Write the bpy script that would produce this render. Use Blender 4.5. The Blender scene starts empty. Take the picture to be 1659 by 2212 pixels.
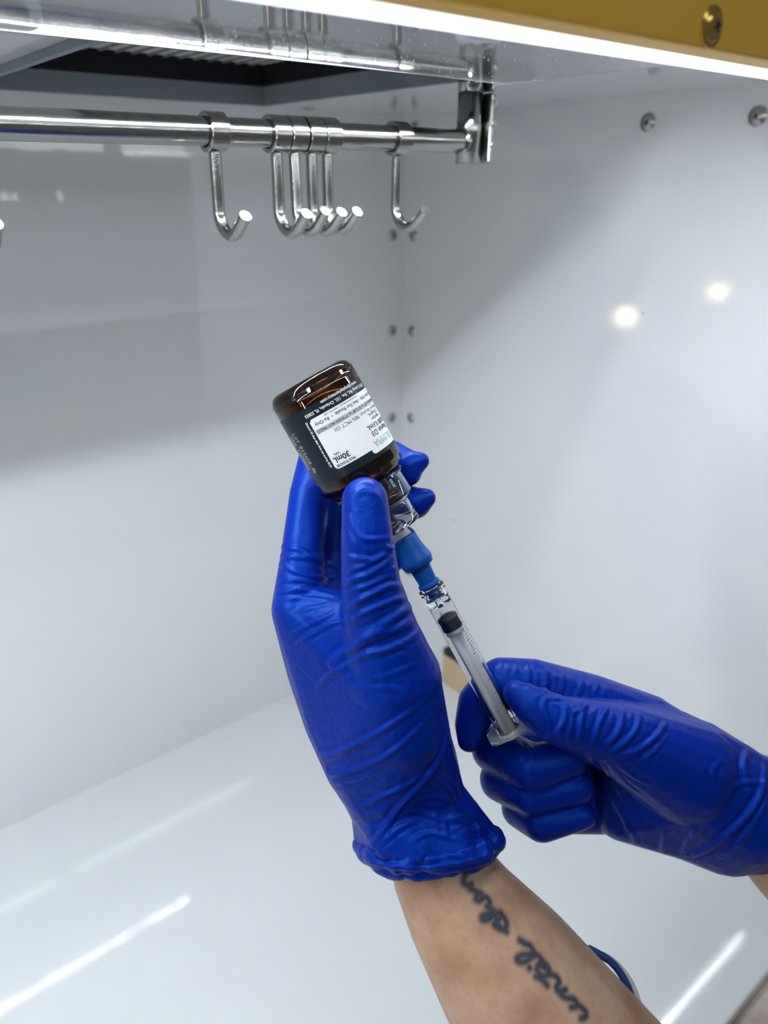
import bpy, bmesh, math, random
import numpy as np
from mathutils import Vector, Matrix, noise
from mathutils.bvhtree import BVHTree

random.seed(7)
SC = bpy.context.scene
COL = SC.collection

# ------------------------------------------------------------------ camera
FPX, CX, CY = 1661.0, 829.5, 1106.0          # focal length and centre for a 1659 x 2212 frame
PITCH, AZ = math.radians(23.5), math.radians(50.7)
CAM = Vector((-.541, -.629, .545))
FW = Vector((math.cos(AZ)*math.cos(PITCH), math.sin(AZ)*math.cos(PITCH), -math.sin(PITCH)))
RT = Vector((math.sin(AZ), -math.cos(AZ), 0))
UP = RT.cross(FW)
cd = bpy.data.cameras.new('camera')
cd.sensor_fit = 'VERTICAL'; cd.sensor_height = 36; cd.sensor_width = 27
cd.lens = FPX/2212*36
cd.clip_start = .01; cd.clip_end = 50
cd.dof.use_dof = True; cd.dof.focus_distance = .305; cd.dof.aperture_fstop = cd.lens/2.9
cam = bpy.data.objects.new('camera', cd); COL.objects.link(cam)
cam.matrix_world = Matrix(((RT.x, UP.x, -FW.x, CAM.x), (RT.y, UP.y, -FW.y, CAM.y), (RT.z, UP.z, -FW.z, CAM.z), (0, 0, 0, 1)))
SC.camera = cam

# ------------------------------------------------------------------ world, exposure
SC.view_settings.view_transform = 'Standard'
SC.view_settings.look = 'None'
SC.view_settings.exposure = 0.10
SC.view_settings.gamma = 1.0
SC.view_settings.use_curve_mapping = False
W = bpy.data.worlds.new('room_light'); SC.world = W; W.use_nodes = True
bg = W.node_tree.nodes['Background']
bg.inputs[0].default_value = (.80, .86, .95, 1); bg.inputs[1].default_value = .14
try:
    SC.cycles.max_bounces = 7; SC.cycles.transmission_bounces = 7; SC.cycles.transparent_max_bounces = 8
    SC.cycles.glossy_bounces = 4; SC.cycles.diffuse_bounces = 3; SC.cycles.sample_clamp_indirect = 0
    SC.cycles.use_adaptive_sampling = True; SC.cycles.adaptive_threshold = .05
    SC.cycles.use_denoising = True
except Exception: pass

H = .600              # ceiling height inside the hood (back wall y=0, right wall x=0, floor z=0)

def area(name, loc, size, sizey, energy, color, direction):
    l = bpy.data.lights.new(name, 'AREA'); l.shape = 'RECTANGLE'; l.size = size; l.size_y = sizey
    l.energy = energy; l.color = color
    o = bpy.data.objects.new(name, l); COL.objects.link(o); o.location = loc
    o.rotation_euler = Vector(direction).to_track_quat('-Z', 'Y').to_euler()
    return o
# ceiling panel lamp of the room, behind and above the camera
area('room_ceiling_light', (-.75, -1.75, 1.75), 1.2, .6, 6.0, (.88, .94, 1.0), (.22, .75, -.85))
# the hood's own two light bars, hung along x just under the ceiling
area('ceiling_led_light', (-.847, -.32, .5948), 1.29, .006, 3.4, (.88, .95, 1.0), (0, .0, -1))
area('beam_led_light', (-.60, -.4822, .5755), 1.5, .010, 1.35, (.88, .95, 1.0), (0, .05, -1))

def ray(px, py): return FW + RT*((px-CX)/FPX) + UP*((CY-py)/FPX)
def P(px, py, d): return CAM + ray(px, py)*d
def onplane(px, py, ax, v):
    d = ray(px, py); return CAM + d*((v-CAM[ax])/d[ax])

# ------------------------------------------------------------------ materials
MATS = {}
def mat(name, color=(.8,.8,.8), rough=.5, metal=0., spec=.5, trans=0., ior=1.45, emit=None, estr=0, coat=0.):
    if name in MATS: return MATS[name]
    m = bpy.data.materials.new(name); m.use_nodes = True
    b = m.node_tree.nodes['Principled BSDF']
    b.inputs['Base Color'].default_value = (*color, 1); b.inputs['Roughness'].default_value = rough
    b.inputs['Metallic'].default_value = metal; b.inputs['Specular IOR Level'].default_value = spec
    b.inputs['Transmission Weight'].default_value = trans; b.inputs['IOR'].default_value = ior
    b.inputs['Coat Weight'].default_value = coat
    if emit: b.inputs['Emission Color'].default_value = (*emit, 1); b.inputs['Emission Strength'].default_value = estr
    MATS[name] = m; return m
def N(m, t, **kw):
    n = m.node_tree.nodes.new(t)
    for k, v in kw.items():
        if hasattr(n, k): setattr(n, k, v)
        else: n.inputs[k].default_value = v
    return n
def L(m, a, b): m.node_tree.links.new(a, b)
def bsdf(m): return m.node_tree.nodes['Principled BSDF']
def addbump(m, scale, strength, dist, stretch=(1,1,1), detail=3, rot=(0,0,0)):
    tc = N(m, 'ShaderNodeTexCoord'); mp = N(m, 'ShaderNodeMapping'); mp.inputs['Scale'].default_value = stretch
    mp.inputs['Rotation'].default_value = rot
    nz = N(m, 'ShaderNodeTexNoise', Scale=scale, Detail=detail)
    bp = N(m, 'ShaderNodeBump', Strength=strength, Distance=dist)
    L(m, tc.outputs['Object'], mp.inputs[0]); L(m, mp.outputs[0], nz.inputs['Vector'])
    L(m, nz.outputs['Fac'], bp.inputs['Height']); L(m, bp.outputs[0], bsdf(m).inputs['Normal'])
    return nz
def ramp(m, fac, stops):
    r = N(m, 'ShaderNodeValToRGB'); e = r.color_ramp.elements
    while len(e) < len(stops): e.new(.5)
    for k, (p, c) in enumerate(stops): e[k].position = p; e[k].color = (*c, 1)
    L(m, fac, r.inputs[0]); return r

# white sheet plastic with faint mottling and a few specks
def plastic(name, col, rough, speck=0.):
    m = mat(name, col, rough, ior=1.5, spec=.8)
    tc = N(m, 'ShaderNodeTexCoord')
    nz = N(m, 'ShaderNodeTexNoise', Scale=6., Detail=2.)
    L(m, tc.outputs['Object'], nz.inputs['Vector'])
    r = ramp(m, nz.outputs['Fac'], [(.3, tuple(c*.97 for c in col)), (.7, col)])
    out = r.outputs[0]
    if speck:
        vo = N(m, 'ShaderNodeTexVoronoi', Scale=speck); L(m, tc.outputs['Object'], vo.inputs['Vector'])
        n2 = N(m, 'ShaderNodeTexNoise', Scale=speck*.5); L(m, tc.outputs['Object'], n2.inputs['Vector'])
        r2 = ramp(m, vo.outputs['Distance'], [(.035, (1,1,1)), (.07, (0,0,0))])
        r3 = ramp(m, n2.outputs['Fac'], [(.60, (0,0,0)), (.64, (1,1,1))])
        mu = N(m, 'ShaderNodeMath', operation='MULTIPLY'); L(m, r2.outputs[0], mu.inputs[0]); L(m, r3.outputs[0], mu.inputs[1])
        mx = N(m, 'ShaderNodeMix', data_type='RGBA'); L(m, mu.outputs[0], mx.inputs[0]); L(m, out, mx.inputs[6])
        mx.inputs[7].default_value = (.25, .25, .27, 1); out = mx.outputs[2]
    L(m, out, bsdf(m).inputs['Base Color'])
    return m
M_wall = plastic('white_wall_plastic', (.74, .76, .775), .05)
M_wallr = plastic('white_side_plastic', (.74, .76, .785), .055, speck=42.)
M_floor = plastic('white_floor_plastic', (.66, .68, .69), .05)
M_ceil = plastic('white_ceiling_plastic', (.74, .735, .755), .07)
M_steel = mat('brushed_steel', (.36, .36, .345), .17, 1.)
addbump(M_steel, 60, .06, .001, (1, 30, 30))
M_screw = mat('screw_steel', (.42, .41, .40), .32, 1.)
M_slot = mat('screw_recess', (.03, .03, .03), .6)
M_gold = mat('gold_anodised_metal', (.95, .55, .07), .38, .2)
addbump(M_gold, 25, .12, .001, (1, 1, 8))
M_brass = mat('brass_screw', (.62, .40, .10), .22, 1.)
M_clear = mat('clear_acrylic', (.95, .97, 1.), .03, trans=1., ior=1.49)
M_edge = mat('blue_protective_edge', (.10, .20, .60), .3)
M_dark = mat('dark_recess_plastic', (.003, .003, .008), .7)
M_frame = mat('grey_frame_plastic', (.22, .25, .29), .45)
M_grid = mat('filter_mesh_white', (.75, .76, .74), .5)
M_led = mat('led_chip', (1, 1, 1), .5, emit=(.92, .96, 1.), estr=115)
M_ledbar = mat('led_diffuser', (1, 1, 1), .4, emit=(.90, .95, 1.), estr=2.2)
M_counter = mat('beige_stone', (.50, .42, .36), .45)
nzc = addbump(M_counter, 40, .1, .001)
rc = ramp(M_counter, nzc.outputs['Fac'], [(.35, (.36, .28, .24)), (.65, (.62, .54, .48))]); L(M_counter, rc.outputs[0], bsdf(M_counter).inputs['Base Color'])
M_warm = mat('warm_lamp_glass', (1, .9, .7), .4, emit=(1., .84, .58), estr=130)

# ------------------------------------------------------------------ mesh helpers
def link(name, me, m, parent=None, smooth=True):
    o = bpy.data.objects.new(name, me); COL.objects.link(o)
    if m: me.materials.append(m)
    if smooth:
        for p in me.polygons: p.use_smooth = True
    if parent: o.parent = parent
    return o
def frombm(name, bm, m, parent=None, smooth=True):
    me = bpy.data.meshes.new(name); bm.normal_update(); bm.to_mesh(me); bm.free()
    return link(name, me, m, parent, smooth)
def box(bm, lo, hi, bevel=0., seg=2):
    r = bmesh.ops.create_cube(bm, size=1.)
    lo, hi = Vector(lo), Vector(hi)
    for v in r['verts']: v.co = Vector([lo[k] + (v.co[k]+.5)*(hi[k]-lo[k]) for k in range(3)])
    if bevel:
        es = list({e for v in r['verts'] for e in v.link_edges})
        bmesh.ops.bevel(bm, geom=es, offset=bevel, segments=seg, affect='EDGES', profile=.5)
def sharp(o, ang=35):
    for e in o.data.edges: pass
    try: o.data.set_sharp_from_angle(angle=math.radians(ang))
    except Exception: pass
    return o
def boxobj(name, lo, hi, m, parent=None, bevel=0.):
    bm = bmesh.new(); box(bm, lo, hi, bevel); return frombm(name, bm, m, parent, smooth=False)
def lathe(bm, prof, seg=64, M=Matrix(), a0=0., a1=2*math.pi, caps=False):
    full = abs(a1-a0-2*math.pi) < 1e-6
    n = seg if full else seg+1
    rings = []
    for r, z in prof:
        if r < 1e-7: rings.append([bm.verts.new(M @ Vector((0, 0, z)))]*n); continue
        rings.append([bm.verts.new(M @ Vector((r*math.cos(a0+(a1-a0)*k/seg), r*math.sin(a0+(a1-a0)*k/seg), z))) for k in range(n)])
    for A, B in zip(rings, rings[1:]):
        for k in range(seg):
            q = [A[k], A[(k+1) % n], B[(k+1) % n], B[k]]
            u = []
            for v in q:
                if v not in u: u.append(v)
            if len(u) > 2:
                try: bm.faces.new(u)
                except ValueError: pass
def tube(bm, pts, rad, seg=16, closed=False, cap=True):
    pts = [Vector(p) for p in pts]; n = len(pts)
    rads = rad if isinstance(rad, (list, tuple)) else [rad]*n
    rings = []; prev = None
    for i in range(n):
        if closed: t = pts[(i+1) % n]-pts[i-1]
        else: t = pts[min(i+1, n-1)]-pts[max(i-1, 0)]
        t.normalize()
        if prev is None:
            a = t.orthogonal().normalized()
        else: a = (prev - t*prev.dot(t)).normalized()
        prev = a; b = t.cross(a)
        rings.append([bm.verts.new(pts[i]+(a*math.cos(2*math.pi*k/seg)+b*math.sin(2*math.pi*k/seg))*rads[i]) for k in range(seg)])
    rng = range(n if closed else n-1)
    for i in rng:
        A, B = rings[i], rings[(i+1) % n]
        if closed and i == n-1:      # re-align the closing ring
            off = min(range(seg), key=lambda s: (A[0].co-B[s].co).length)
            B = B[off:]+B[:off]
        for k in range(seg): bm.faces.new((A[k], A[(k+1) % seg], B[(k+1) % seg], B[k]))
    if cap and not closed:
        bm.faces.new(rings[0][::-1]); bm.faces.new(rings[-1])
def empty(name, loc=(0,0,0)):
    o = bpy.data.objects.new(name, None); COL.objects.link(o); o.location = loc; o.empty_display_size = .02; return o
def tag(o, label, cat, group=None):
    o['label'] = label; o['category'] = cat
    if group: o['group'] = group
    return o
def struct(o, label=None):
    o['kind'] = 'structure'
    if label: o['label'] = label
    return o
def axisM(origin, z, xhint):
    z = Vector(z).normalized(); x = (Vector(xhint) - z*Vector(xhint).dot(z)).normalized(); y = z.cross(x)
    return Matrix(((x.x, y.x, z.x, origin[0]), (x.y, y.y, z.y, origin[1]), (x.z, y.z, z.z, origin[2]), (0, 0, 0, 1)))

# ------------------------------------------------------------------ the hood
XL = -1.7
floor = struct(boxobj('floor', (XL, -.509, -.012), (.012, .012, 0), M_floor, bevel=.002), 'glossy white plastic work floor of the hood')
wall_back = struct(boxobj('wall_back', (XL, 0, 0), (.012, .012, H+.10), M_wall), 'white plastic back wall')
bm = bmesh.new()                                     # side wall with a sloping front edge
poly = [(-.500, 0), (0, 0), (0, H+.10), (-.46, H+.10), (-.46, .56)]
vs = [[bm.verts.new((x, y, z)) for y, z in poly] for x in (0, .012)]
bm.faces.new(vs[0]); bm.faces.new(vs[1][::-1])
for k in range(5): bm.faces.new((vs[0][k], vs[1][k], vs[1][(k+1) % 5], vs[0][(k+1) % 5]))
bmesh.ops.recalc_face_normals(bm, faces=bm.faces)
wall_right = struct(frombm('wall_right', bm, M_wallr, smooth=False), 'white plastic side wall with small dark specks')
# ceiling with the square filter opening
OX0, OX1, OY0, OY1 = -.398, -.187, -.315, -.050
bm = bmesh.new()
g_ = .002
for lo, hi in (((XL, OY1+g_, H), (0, 0, H+.006)), ((XL, -.465, H), (0, OY0-g_, H+.006)),
               ((XL, OY0-g_, H), (OX0-g_, OY1+g_, H+.006)), ((OX1+g_, OY0-g_, H), (0, OY1+g_, H+.006))): box(bm, lo, hi)
ceiling = struct(frombm('ceiling', bm, M_ceil, smooth=False), 'white plastic ceiling panel with a square opening')
# lip of the opening, dark lining and white mesh
fr = empty('filter_opening', ((OX0+OX1)/2, (OY0+OY1)/2, H))
tag(fr, 'square dark filter opening in the ceiling with a white mesh inside', 'filter')
def child_box(name, lo, hi, m, par, bevel=0.):
    o = boxobj(name, lo, hi, m, None, bevel); o.parent = par; o.matrix_parent_inverse = Matrix.Translation(-par.location); return o
def adopt(o, par):
    o.parent = par; o.matrix_parent_inverse = Matrix.Translation(-par.location); return o
t = .004
for lo, hi in (((OX0-t, OY1, .596), (OX1+t, OY1+t, .609)), ((OX0-t, OY0-t, .596), (OX1+t, OY0, .609)),
               ((OX0-t, OY0, .596), (OX0, OY1, .609)), ((OX1, OY0, .596), (OX1+t, OY1, .609))):
    child_box('frame_side', lo, hi, M_frame, fr)
for lo, hi in (((OX0-t, OY1, .609), (OX1+t, OY1+t, .66)), ((OX0-t, OY0-t, .609), (OX1+t, OY0, .66)),
               ((OX0-t, OY0, .609), (OX0, OY1, .66)), ((OX1, OY0, .609), (OX1+t, OY1, .66))):
    child_box('lining', lo, hi, M_dark, fr)
bm = bmesh.new()
x = OX0+.004
while x < OX1: box(bm, (x, OY0, .6225), (x+.0022, OY1, .626)); x += .0115
g = frombm('mesh_bars', bm, mat('filter_bars_grey', (.22, .24, .25), .5), smooth=False); g['kind'] = 'stuff'; adopt(g, fr)
bm = bmesh.new(); y = OY0+.003
while y < OY1: box(bm, (OX0, y, .6236), (OX1, y+.0048, .6242)); y += .0085
g = frombm('mesh_grid', bm, M_grid, smooth=False); g['kind'] = 'stuff'; adopt(g, fr)
child_box('backing', (OX0-t, OY0-t, .66), (OX1+t, OY1+t, .664), M_dark, fr)

# screws: domed head on a washer, cross recess
def screw_mesh(r, m=M_screw):
    bm = bmesh.new()
    lathe(bm, [(0, .40*r), (.35*r, .385*r), (.62*r, .30*r), (.74*r, .16*r), (.76*r, .12*r), (.98*r, .10*r), (r, .05*r), (r, 0)], 28)
    n0 = len(bm.faces)
    for a in (0, math.pi/2):
        r2 = bmesh.ops.create_cube(bm, size=1.)
        for v in r2['verts']: v.co = Matrix.Rotation(a+.4, 3, 'Z') @ Vector((v.co.x*.62*r, v.co.y*.15*r, .36*r+v.co.z*.10*r))
    me = bpy.data.meshes.new('screw'); bm.normal_update()
    bm.faces.ensure_lookup_table()
    for k, f in enumerate(bm.faces): f.smooth = k < n0; f.material_index = 0 if k < n0 else 1
    bm.to_mesh(me); bm.free(); me.materials.append(m); me.materials.append(M_slot); return me
SM = screw_mesh(.0066)
def put_screw(loc, nrm, parent, me=SM, s=1.):
    o = bpy.data.objects.new('screw', me); COL.objects.link(o); o.parent = parent
    o.location = loc; o.rotation_euler = Vector(nrm).to_track_quat('Z', 'Y').to_euler(); o.scale = (s,)*3; return o
for z in (.5885, .4918, .397, .302, .207, .112): 
    put_screw((-.0155, 0, z), (0, -1, 0), wall_back, s=.85); put_screw((0, -.0145, z), (-1, 0, 0), wall_right, s=.85)
for y in (-.269, -.350): put_screw((0, y, .5815), (-1, 0, 0), wall_right, s=.95)
put_screw((-.118, 0, .5885), (0, -1, 0), wall_back, s=.8)
put_screw((-.118, -.012, H), (0, 0, -1), ceiling, s=.8)

# gold front beam with its light bar, clear shelf behind it
beam = struct(boxobj('trim_1', (XL, -.500, .5762), (.012, -.490, .66), M_gold, bevel=.0012), 'gold anodised front beam of the hood')
gs = onplane(1536, 58, 1, -.500)
put_screw(gs, (0, -1, 0), beam, me=screw_mesh(.0050, M_brass))
bar = tag(boxobj('light_bar', (XL, -.4895, .5765), (.0, -.4750, .5985), M_ledbar, bevel=.001), 'glowing white light bar behind the gold beam', 'light')
sh = empty('clear_shelf', (-.97, -.41, .585))
tag(sh, 'clear acrylic shelf strip under the ceiling beside the light bar', 'acrylic sheet')
def prism(name, poly, z0, z1, m, par):
    bm = bmesh.new(); A = [bm.verts.new((x, y, z0)) for x, y in poly]; B = [bm.verts.new((x, y, z1)) for x, y in poly]; n = len(poly)
    bm.faces.new(A); bm.faces.new(B[::-1])
    for k in range(n): bm.faces.new((A[k], B[k], B[(k+1) % n], A[(k+1) % n]))
    bmesh.ops.recalc_face_normals(bm, faces=bm.faces); return adopt(frombm(name, bm, m, smooth=False), par)
def sy_(x): return -.3665+(x+.289)*.087
prism('sheet', [(-1.30, -.4735), (-.256, -.4735), (-.256, sy_(-.256)), (-1.30, sy_(-1.30))], .5825, .5855, M_clear, sh)
prism('edge_film', [(-1.29, sy_(-1.29)), (-.262, sy_(-.262)), (-.262, sy_(-.262)+.0006), (-1.29, sy_(-1.29)+.0006)], .5828, .5852, M_edge, sh)
bm = bmesh.new(); c = onplane(1090, 52, 2, .5823); c.y = max(c.y, -.456)
lathe(bm, [(0, -.0035), (.0055, -.0032), (.0068, -.002), (.0072, 0)], 32, Matrix.Translation(c))
adopt(frombm('standoff', bm, M_clear), sh)
# dust on the shelf
bm = bmesh.new()
for k in range(170):
    x = random.uniform(-.42, -.265); y = random.uniform(-.455, -.38); r = random.choice((.00010, .00014, .00018, .0003))
    bmesh.ops.create_icosphere(bm, subdivisions=1, radius=r, matrix=Matrix.Translation((x, y, .5823)))
d = frombm('dust', bm, mat('dust_white', (.9, .9, .9), .8)); d['kind'] = 'stuff'; adopt(d, sh)

# ceiling led strip (tape with chips) seen as a dotted streak on the floor
st = empty('led_strip', (-.86, -.32, .599)); tag(st, 'led tape strip under the ceiling between filter opening and clear shelf', 'light')
child_box('tape', (-1.5, -.326, .5965), (-.196, -.314, .5985), mat('led_tape_white', (.8, .8, .8), .5), st)
bm = bmesh.new(); x = -1.49
while x < -.202: box(bm, (x, -.3225, .5952), (x+.005, -.3175, .5966)); x += .0167
child_box('added_light_shield', (-1.5, -.3285, .5912), (-.196, -.3265, .5995), mat('shield_grey', (.20, .21, .23), .45), st)  # added front lip, screens the glowing chips from the camera
child_box('added_light_shield', (-1.5, -.3128, .5906), (-.196, -.3110, .5995), mat('shield_dark', (.03, .03, .035), .5), st)  # added rear lip, keeps the strip's light off rail and upper wall
ch = frombm('led_chips', bm, M_led, smooth=False); ch['kind'] = 'stuff'; adopt(ch, st)

# white rounded frame shape at the far left of the shelf
def rrect_frame(bm, x0, x1, y0, y1, z0, z1, rad, w, M=Matrix()):
    def loop(x0, x1, y0, y1, r):
        pts = []
        for cx, cy, a in ((x1-r, y1-r, 0), (x0+r, y1-r, 90), (x0+r, y0+r, 180), (x1-r, y0+r, 270)):
            for k in range(7): t = math.radians(a+15*k); pts.append((cx+r*math.cos(t), cy+r*math.sin(t)))
        return pts
    o, i = loop(x0, x1, y0, y1, rad), loop(x0+w, x1-w, y0+w, y1-w, rad-w*.7)
    V = [[bm.verts.new(M @ Vector((p[0], p[1], z))) for p in L_] for L_, z in ((o, z0), (i, z0), (o, z1), (i, z1))]
    n = len(o)
    for k in range(n):
        j = (k+1) % n
        bm.faces.new((V[0][k], V[1][k], V[1][j], V[0][j])); bm.faces.new((V[2][k], V[2][j], V[3][j], V[3][k]))
        bm.faces.new((V[0][k], V[0][j], V[2][j], V[2][k])); bm.faces.new((V[1][k], V[3][k], V[3][j], V[1][j]))
bm = bmesh.new()
a = onplane(97, 70, 1, -.350)
rrect_frame(bm, a.x-.055, a.x, a.z, .5996, 0, .0025, .0045, .0032, Matrix(((1, 0, 0, 0), (0, 0, 1, -.350), (0, 1, 0, 0), (0, 0, 0, 1))))
bmesh.ops.recalc_face_normals(bm, faces=bm.faces)
tag(frombm('rounded_frame', bm, mat('milky_plastic', (.75, .82, .82), .35), smooth=False), 'milky white rounded frame at the upper left corner above the rail', 'bracket')

# rail with end post
RY, RZ, RR = -.274, .5645, .0063
rail = empty('hook_rail', (-.187, RY, .553)); tag(rail, 'brushed steel rail hung under the ceiling with an end post', 'rail')
bm = bmesh.new(); tube(bm, [(XL+.05, RY, RZ), (-.190, RY, RZ)], RR, 40)
adopt(frombm('rod', bm, M_steel), rail); sharp(rail.children[-1])
bm = bmesh.new()
tube(bm, [(-.1865, RY, .5525), (-.1865, RY, .5895)], .0072, 36)
adopt(frombm('post_tube', bm, M_steel), rail); sharp(rail.children[-1])
bm = bmesh.new(); tube(bm, [(-.1865, RY, .5900), (-.1865, RY, H)], .0072, 36)
adopt(frombm('post_tube', bm, M_steel), rail); sharp(rail.children[-1])
child_box('post_plate', (-.1785, RY-.0095, .5528), (-.1745, RY+.004, .5895), M_steel, rail, .0012)
child_box('post_plate', (-.1785, RY-.0095, .5902), (-.1745, RY+.004, H), M_steel, rail, .0012)
PM = screw_mesh(.0019)
for z in (.5625, .5735, .5845, .5945):
    o = put_screw((0, 0, 0), (-.2, -1, 0), None, me=PM); o.location = (-.1765, RY-.0097, z); adopt(o, rail)
bm = bmesh.new(); tube(bm, [(-.1940, RY, RZ), (-.1905, RY, RZ)], .0074, 36)
adopt(frombm('end_collar', bm, M_steel), rail); sharp(rail.children[-1])

# hooks
def hook_meshes():
    bm = bmesh.new(); w = .0047
    lathe(bm, [(.0066, -w), (.0082, -w), (.0086, -w+.0004), (.0086, w-.0004), (.0082, w), (.0066, w), (.0066, -w)], 48,
          Matrix.Rotation(math.pi/2, 4, 'Y'))
    ring = bpy.data.meshes.new('ring'); bm.normal_update(); bm.to_mesh(ring); bm.free()
    bm = bmesh.new(); r = .0105; zb = -.0338
    pts = [(0, 0, -.008)] + [(0, 0, -.008+(zb+.008)*k/4) for k in range(1, 5)]
    for k in range(1, 13):
        a = math.radians(138*k/12); pts.append((0, -r+r*math.cos(a), zb-r*math.sin(a)))
    e = Vector(pts[-1]); dd = (e-Vector(pts[-2])).normalized(); pts += [tuple(e+dd*.0045), tuple(e+dd*.009)]
    tube(bm, pts, .0029, 20)
    stem = bpy.data.meshes.new('stem'); bm.normal_update(); bm.to_mesh(stem); bm.free()
    for me in (ring, stem):
        me.materials.append(M_steel)
        for p in me.polygons: p.use_smooth = True
        me.set_sharp_from_angle(angle=math.radians(40))
    return ring, stem
RING, STEM = hook_meshes()
HX = [(-.4590, 'steel hook cut off by the left edge of the picture, only its tip showing'),
      (-.3520, 'steel hook hanging alone on the rail, left of the cluster of four'),
      (-.3185, 'leftmost steel hook in the cluster of four hooks'),
      (-.3085, 'second steel hook from the left in the cluster of four'),
      (-.2980, 'third steel hook from the left in the cluster of four'),
      (-.2882, 'rightmost steel hook in the cluster of four hooks'),
      (-.2408, 'steel hook hanging alone near the rail end post')]
for k, (x, lab) in enumerate(HX):
    h = empty('rail_hook', (x, RY, RZ-.0002)); tag(h, lab, 'hook', 'hooks on the steel rail')
    h.rotation_euler = (random.uniform(-.04, .04), 0, 0)
    for nm, me in (('ring', RING), ('stem', STEM)):
        o = bpy.data.objects.new(nm, me); COL.objects.link(o); o.parent = h

# small block in place of a notch low in the side wall, outside counter, warm lamps of the room
nb = empty('notch_block', (-.008, -.105, 0)); tag(nb, 'small tan block with a black top in place of a notch at the foot of the side wall', 'block')
child_box('block_body', (-.012, -.132, .0002), (-.0005, -.090, .038), mat('tan_block', (.60, .45, .27), .6), nb, .0015)
child_box('block_top', (-.012, -.132, .0382), (-.0005, -.090, .047), mat('black_block_top', (.015, .012, .012), .5), nb, .0015)
struct(boxobj('counter', (XL-.3, -.80, -.06), (.6, .4, -.0125), M_counter), 'beige stone counter below the front edge of the hood')
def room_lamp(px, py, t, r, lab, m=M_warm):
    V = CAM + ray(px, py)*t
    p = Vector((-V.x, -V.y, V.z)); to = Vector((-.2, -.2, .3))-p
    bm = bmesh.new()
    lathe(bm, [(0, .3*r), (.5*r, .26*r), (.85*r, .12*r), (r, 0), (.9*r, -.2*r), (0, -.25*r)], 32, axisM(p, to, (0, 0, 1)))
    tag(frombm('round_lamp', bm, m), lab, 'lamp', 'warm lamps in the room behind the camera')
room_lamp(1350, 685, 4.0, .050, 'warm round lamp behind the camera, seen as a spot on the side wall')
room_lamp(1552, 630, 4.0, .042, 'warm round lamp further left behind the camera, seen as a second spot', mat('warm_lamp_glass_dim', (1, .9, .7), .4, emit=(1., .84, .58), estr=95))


# ------------------------------------------------------------------ vial, adapter, connector, syringe
T1 = math.radians(11); T2 = math.radians(7)
def camdir(dx, dy, T):
    n = math.hypot(dx, dy); return (RT*(dx/n*math.cos(T)) - UP*(dy/n*math.cos(T)) + FW*math.sin(T)).normalized()
AX1 = camdir(59, 105, T1)
A0 = P(691, 864, .305)
def zon(px, py, O, A):                # parameter on axis nearest to the pixel's ray
    d = ray(px, py).normalized(); w = CAM-O
    b = A.dot(d); return (A.dot(w) - b*d.dot(w))/(1-b*b)
def axpx(s): return 691+.49*s, 864+.872*s
B0 = A0 + AX1*zon(*axpx(-54), A0, AX1)      # centre of the vial's base
def zv(s): return zon(*axpx(s), B0, AX1)
MV = axisM(B0, AX1, CAM-B0)                 # local +x faces the camera
mm = .001
RB = 18.0*mm
vial = empty('vial', B0); tag(vial, 'amber glass vial with dark label held upside down by the gloved fingers', 'vial')
zs = zv(176)                                # end of straight body
M_amber = mat('amber_glass', (.42, .13, .03), .03, trans=1., ior=1.5)
M_oil = mat('amber_oil', (.035, .010, .004), .02, trans=.6, ior=1.45)
prof = [(0, 2.0*mm), (8*mm, 1.6*mm), (12.0*mm, .6*mm), (13.6*mm, .1*mm), (14.6*mm, .05*mm), (16.2*mm, .8*mm), (17.3*mm, 2.3*mm), (17.9*mm, 4.4*mm), (RB, 6.5*mm), (RB, zs-.5*mm),
        (17.7*mm, zs+1.2*mm), (16.6*mm, zs+3.4*mm), (14.5*mm, zs+5.2*mm), (11.5*mm, zs+6.4*mm), (9.2*mm, zs+7.4*mm), (8.6*mm, zs+9*mm), (8.6*mm, zs+12*mm), (10*mm, zs+12.4*mm), (10*mm, zs+15.5*mm), (0, zs+15.6*mm)]
def refine(p, k=3):
    out = []
    for i in range(len(p)-1):
        for j in range(k):
            t = j/k
            P0, P1, P2, P3 = [Vector(p[max(0, min(len(p)-1, i+q))]) for q in (-1, 0, 1, 2)]
            v = .5*((2*P1)+(P2-P0)*t+(2*P0-5*P1+4*P2-P3)*t*t+(3*P1-P0-3*P2+P3)*t**3)
            out.append((max(0, v.x) if i or j else 0, v.y))
    out.append(p[-1]); return out
bm = bmesh.new(); lathe(bm, prof[:1]+refine(prof[:17], 3)[1:]+prof[17:], 96, MV); bmesh.ops.recalc_face_normals(bm, faces=bm.faces)
adopt(frombm('glass', bm, M_amber), vial)
inn = [(0, 3.2*mm), (12*mm, 2.6*mm), (15*mm, 3.2*mm), (16.4*mm, 6*mm), (16.5*mm, 12*mm), (16.5*mm, zs), (15*mm, zs+2.6*mm), (11*mm, zs+4.6*mm), (7.2*mm, zs+6.6*mm), (7*mm, zs+12*mm), (0, zs+12.1*mm)]
bm = bmesh.new(); lathe(bm, inn, 72, MV); bmesh.ops.recalc_face_normals(bm, faces=bm.faces)
adopt(frombm('oil', bm, M_oil), vial)

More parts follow.
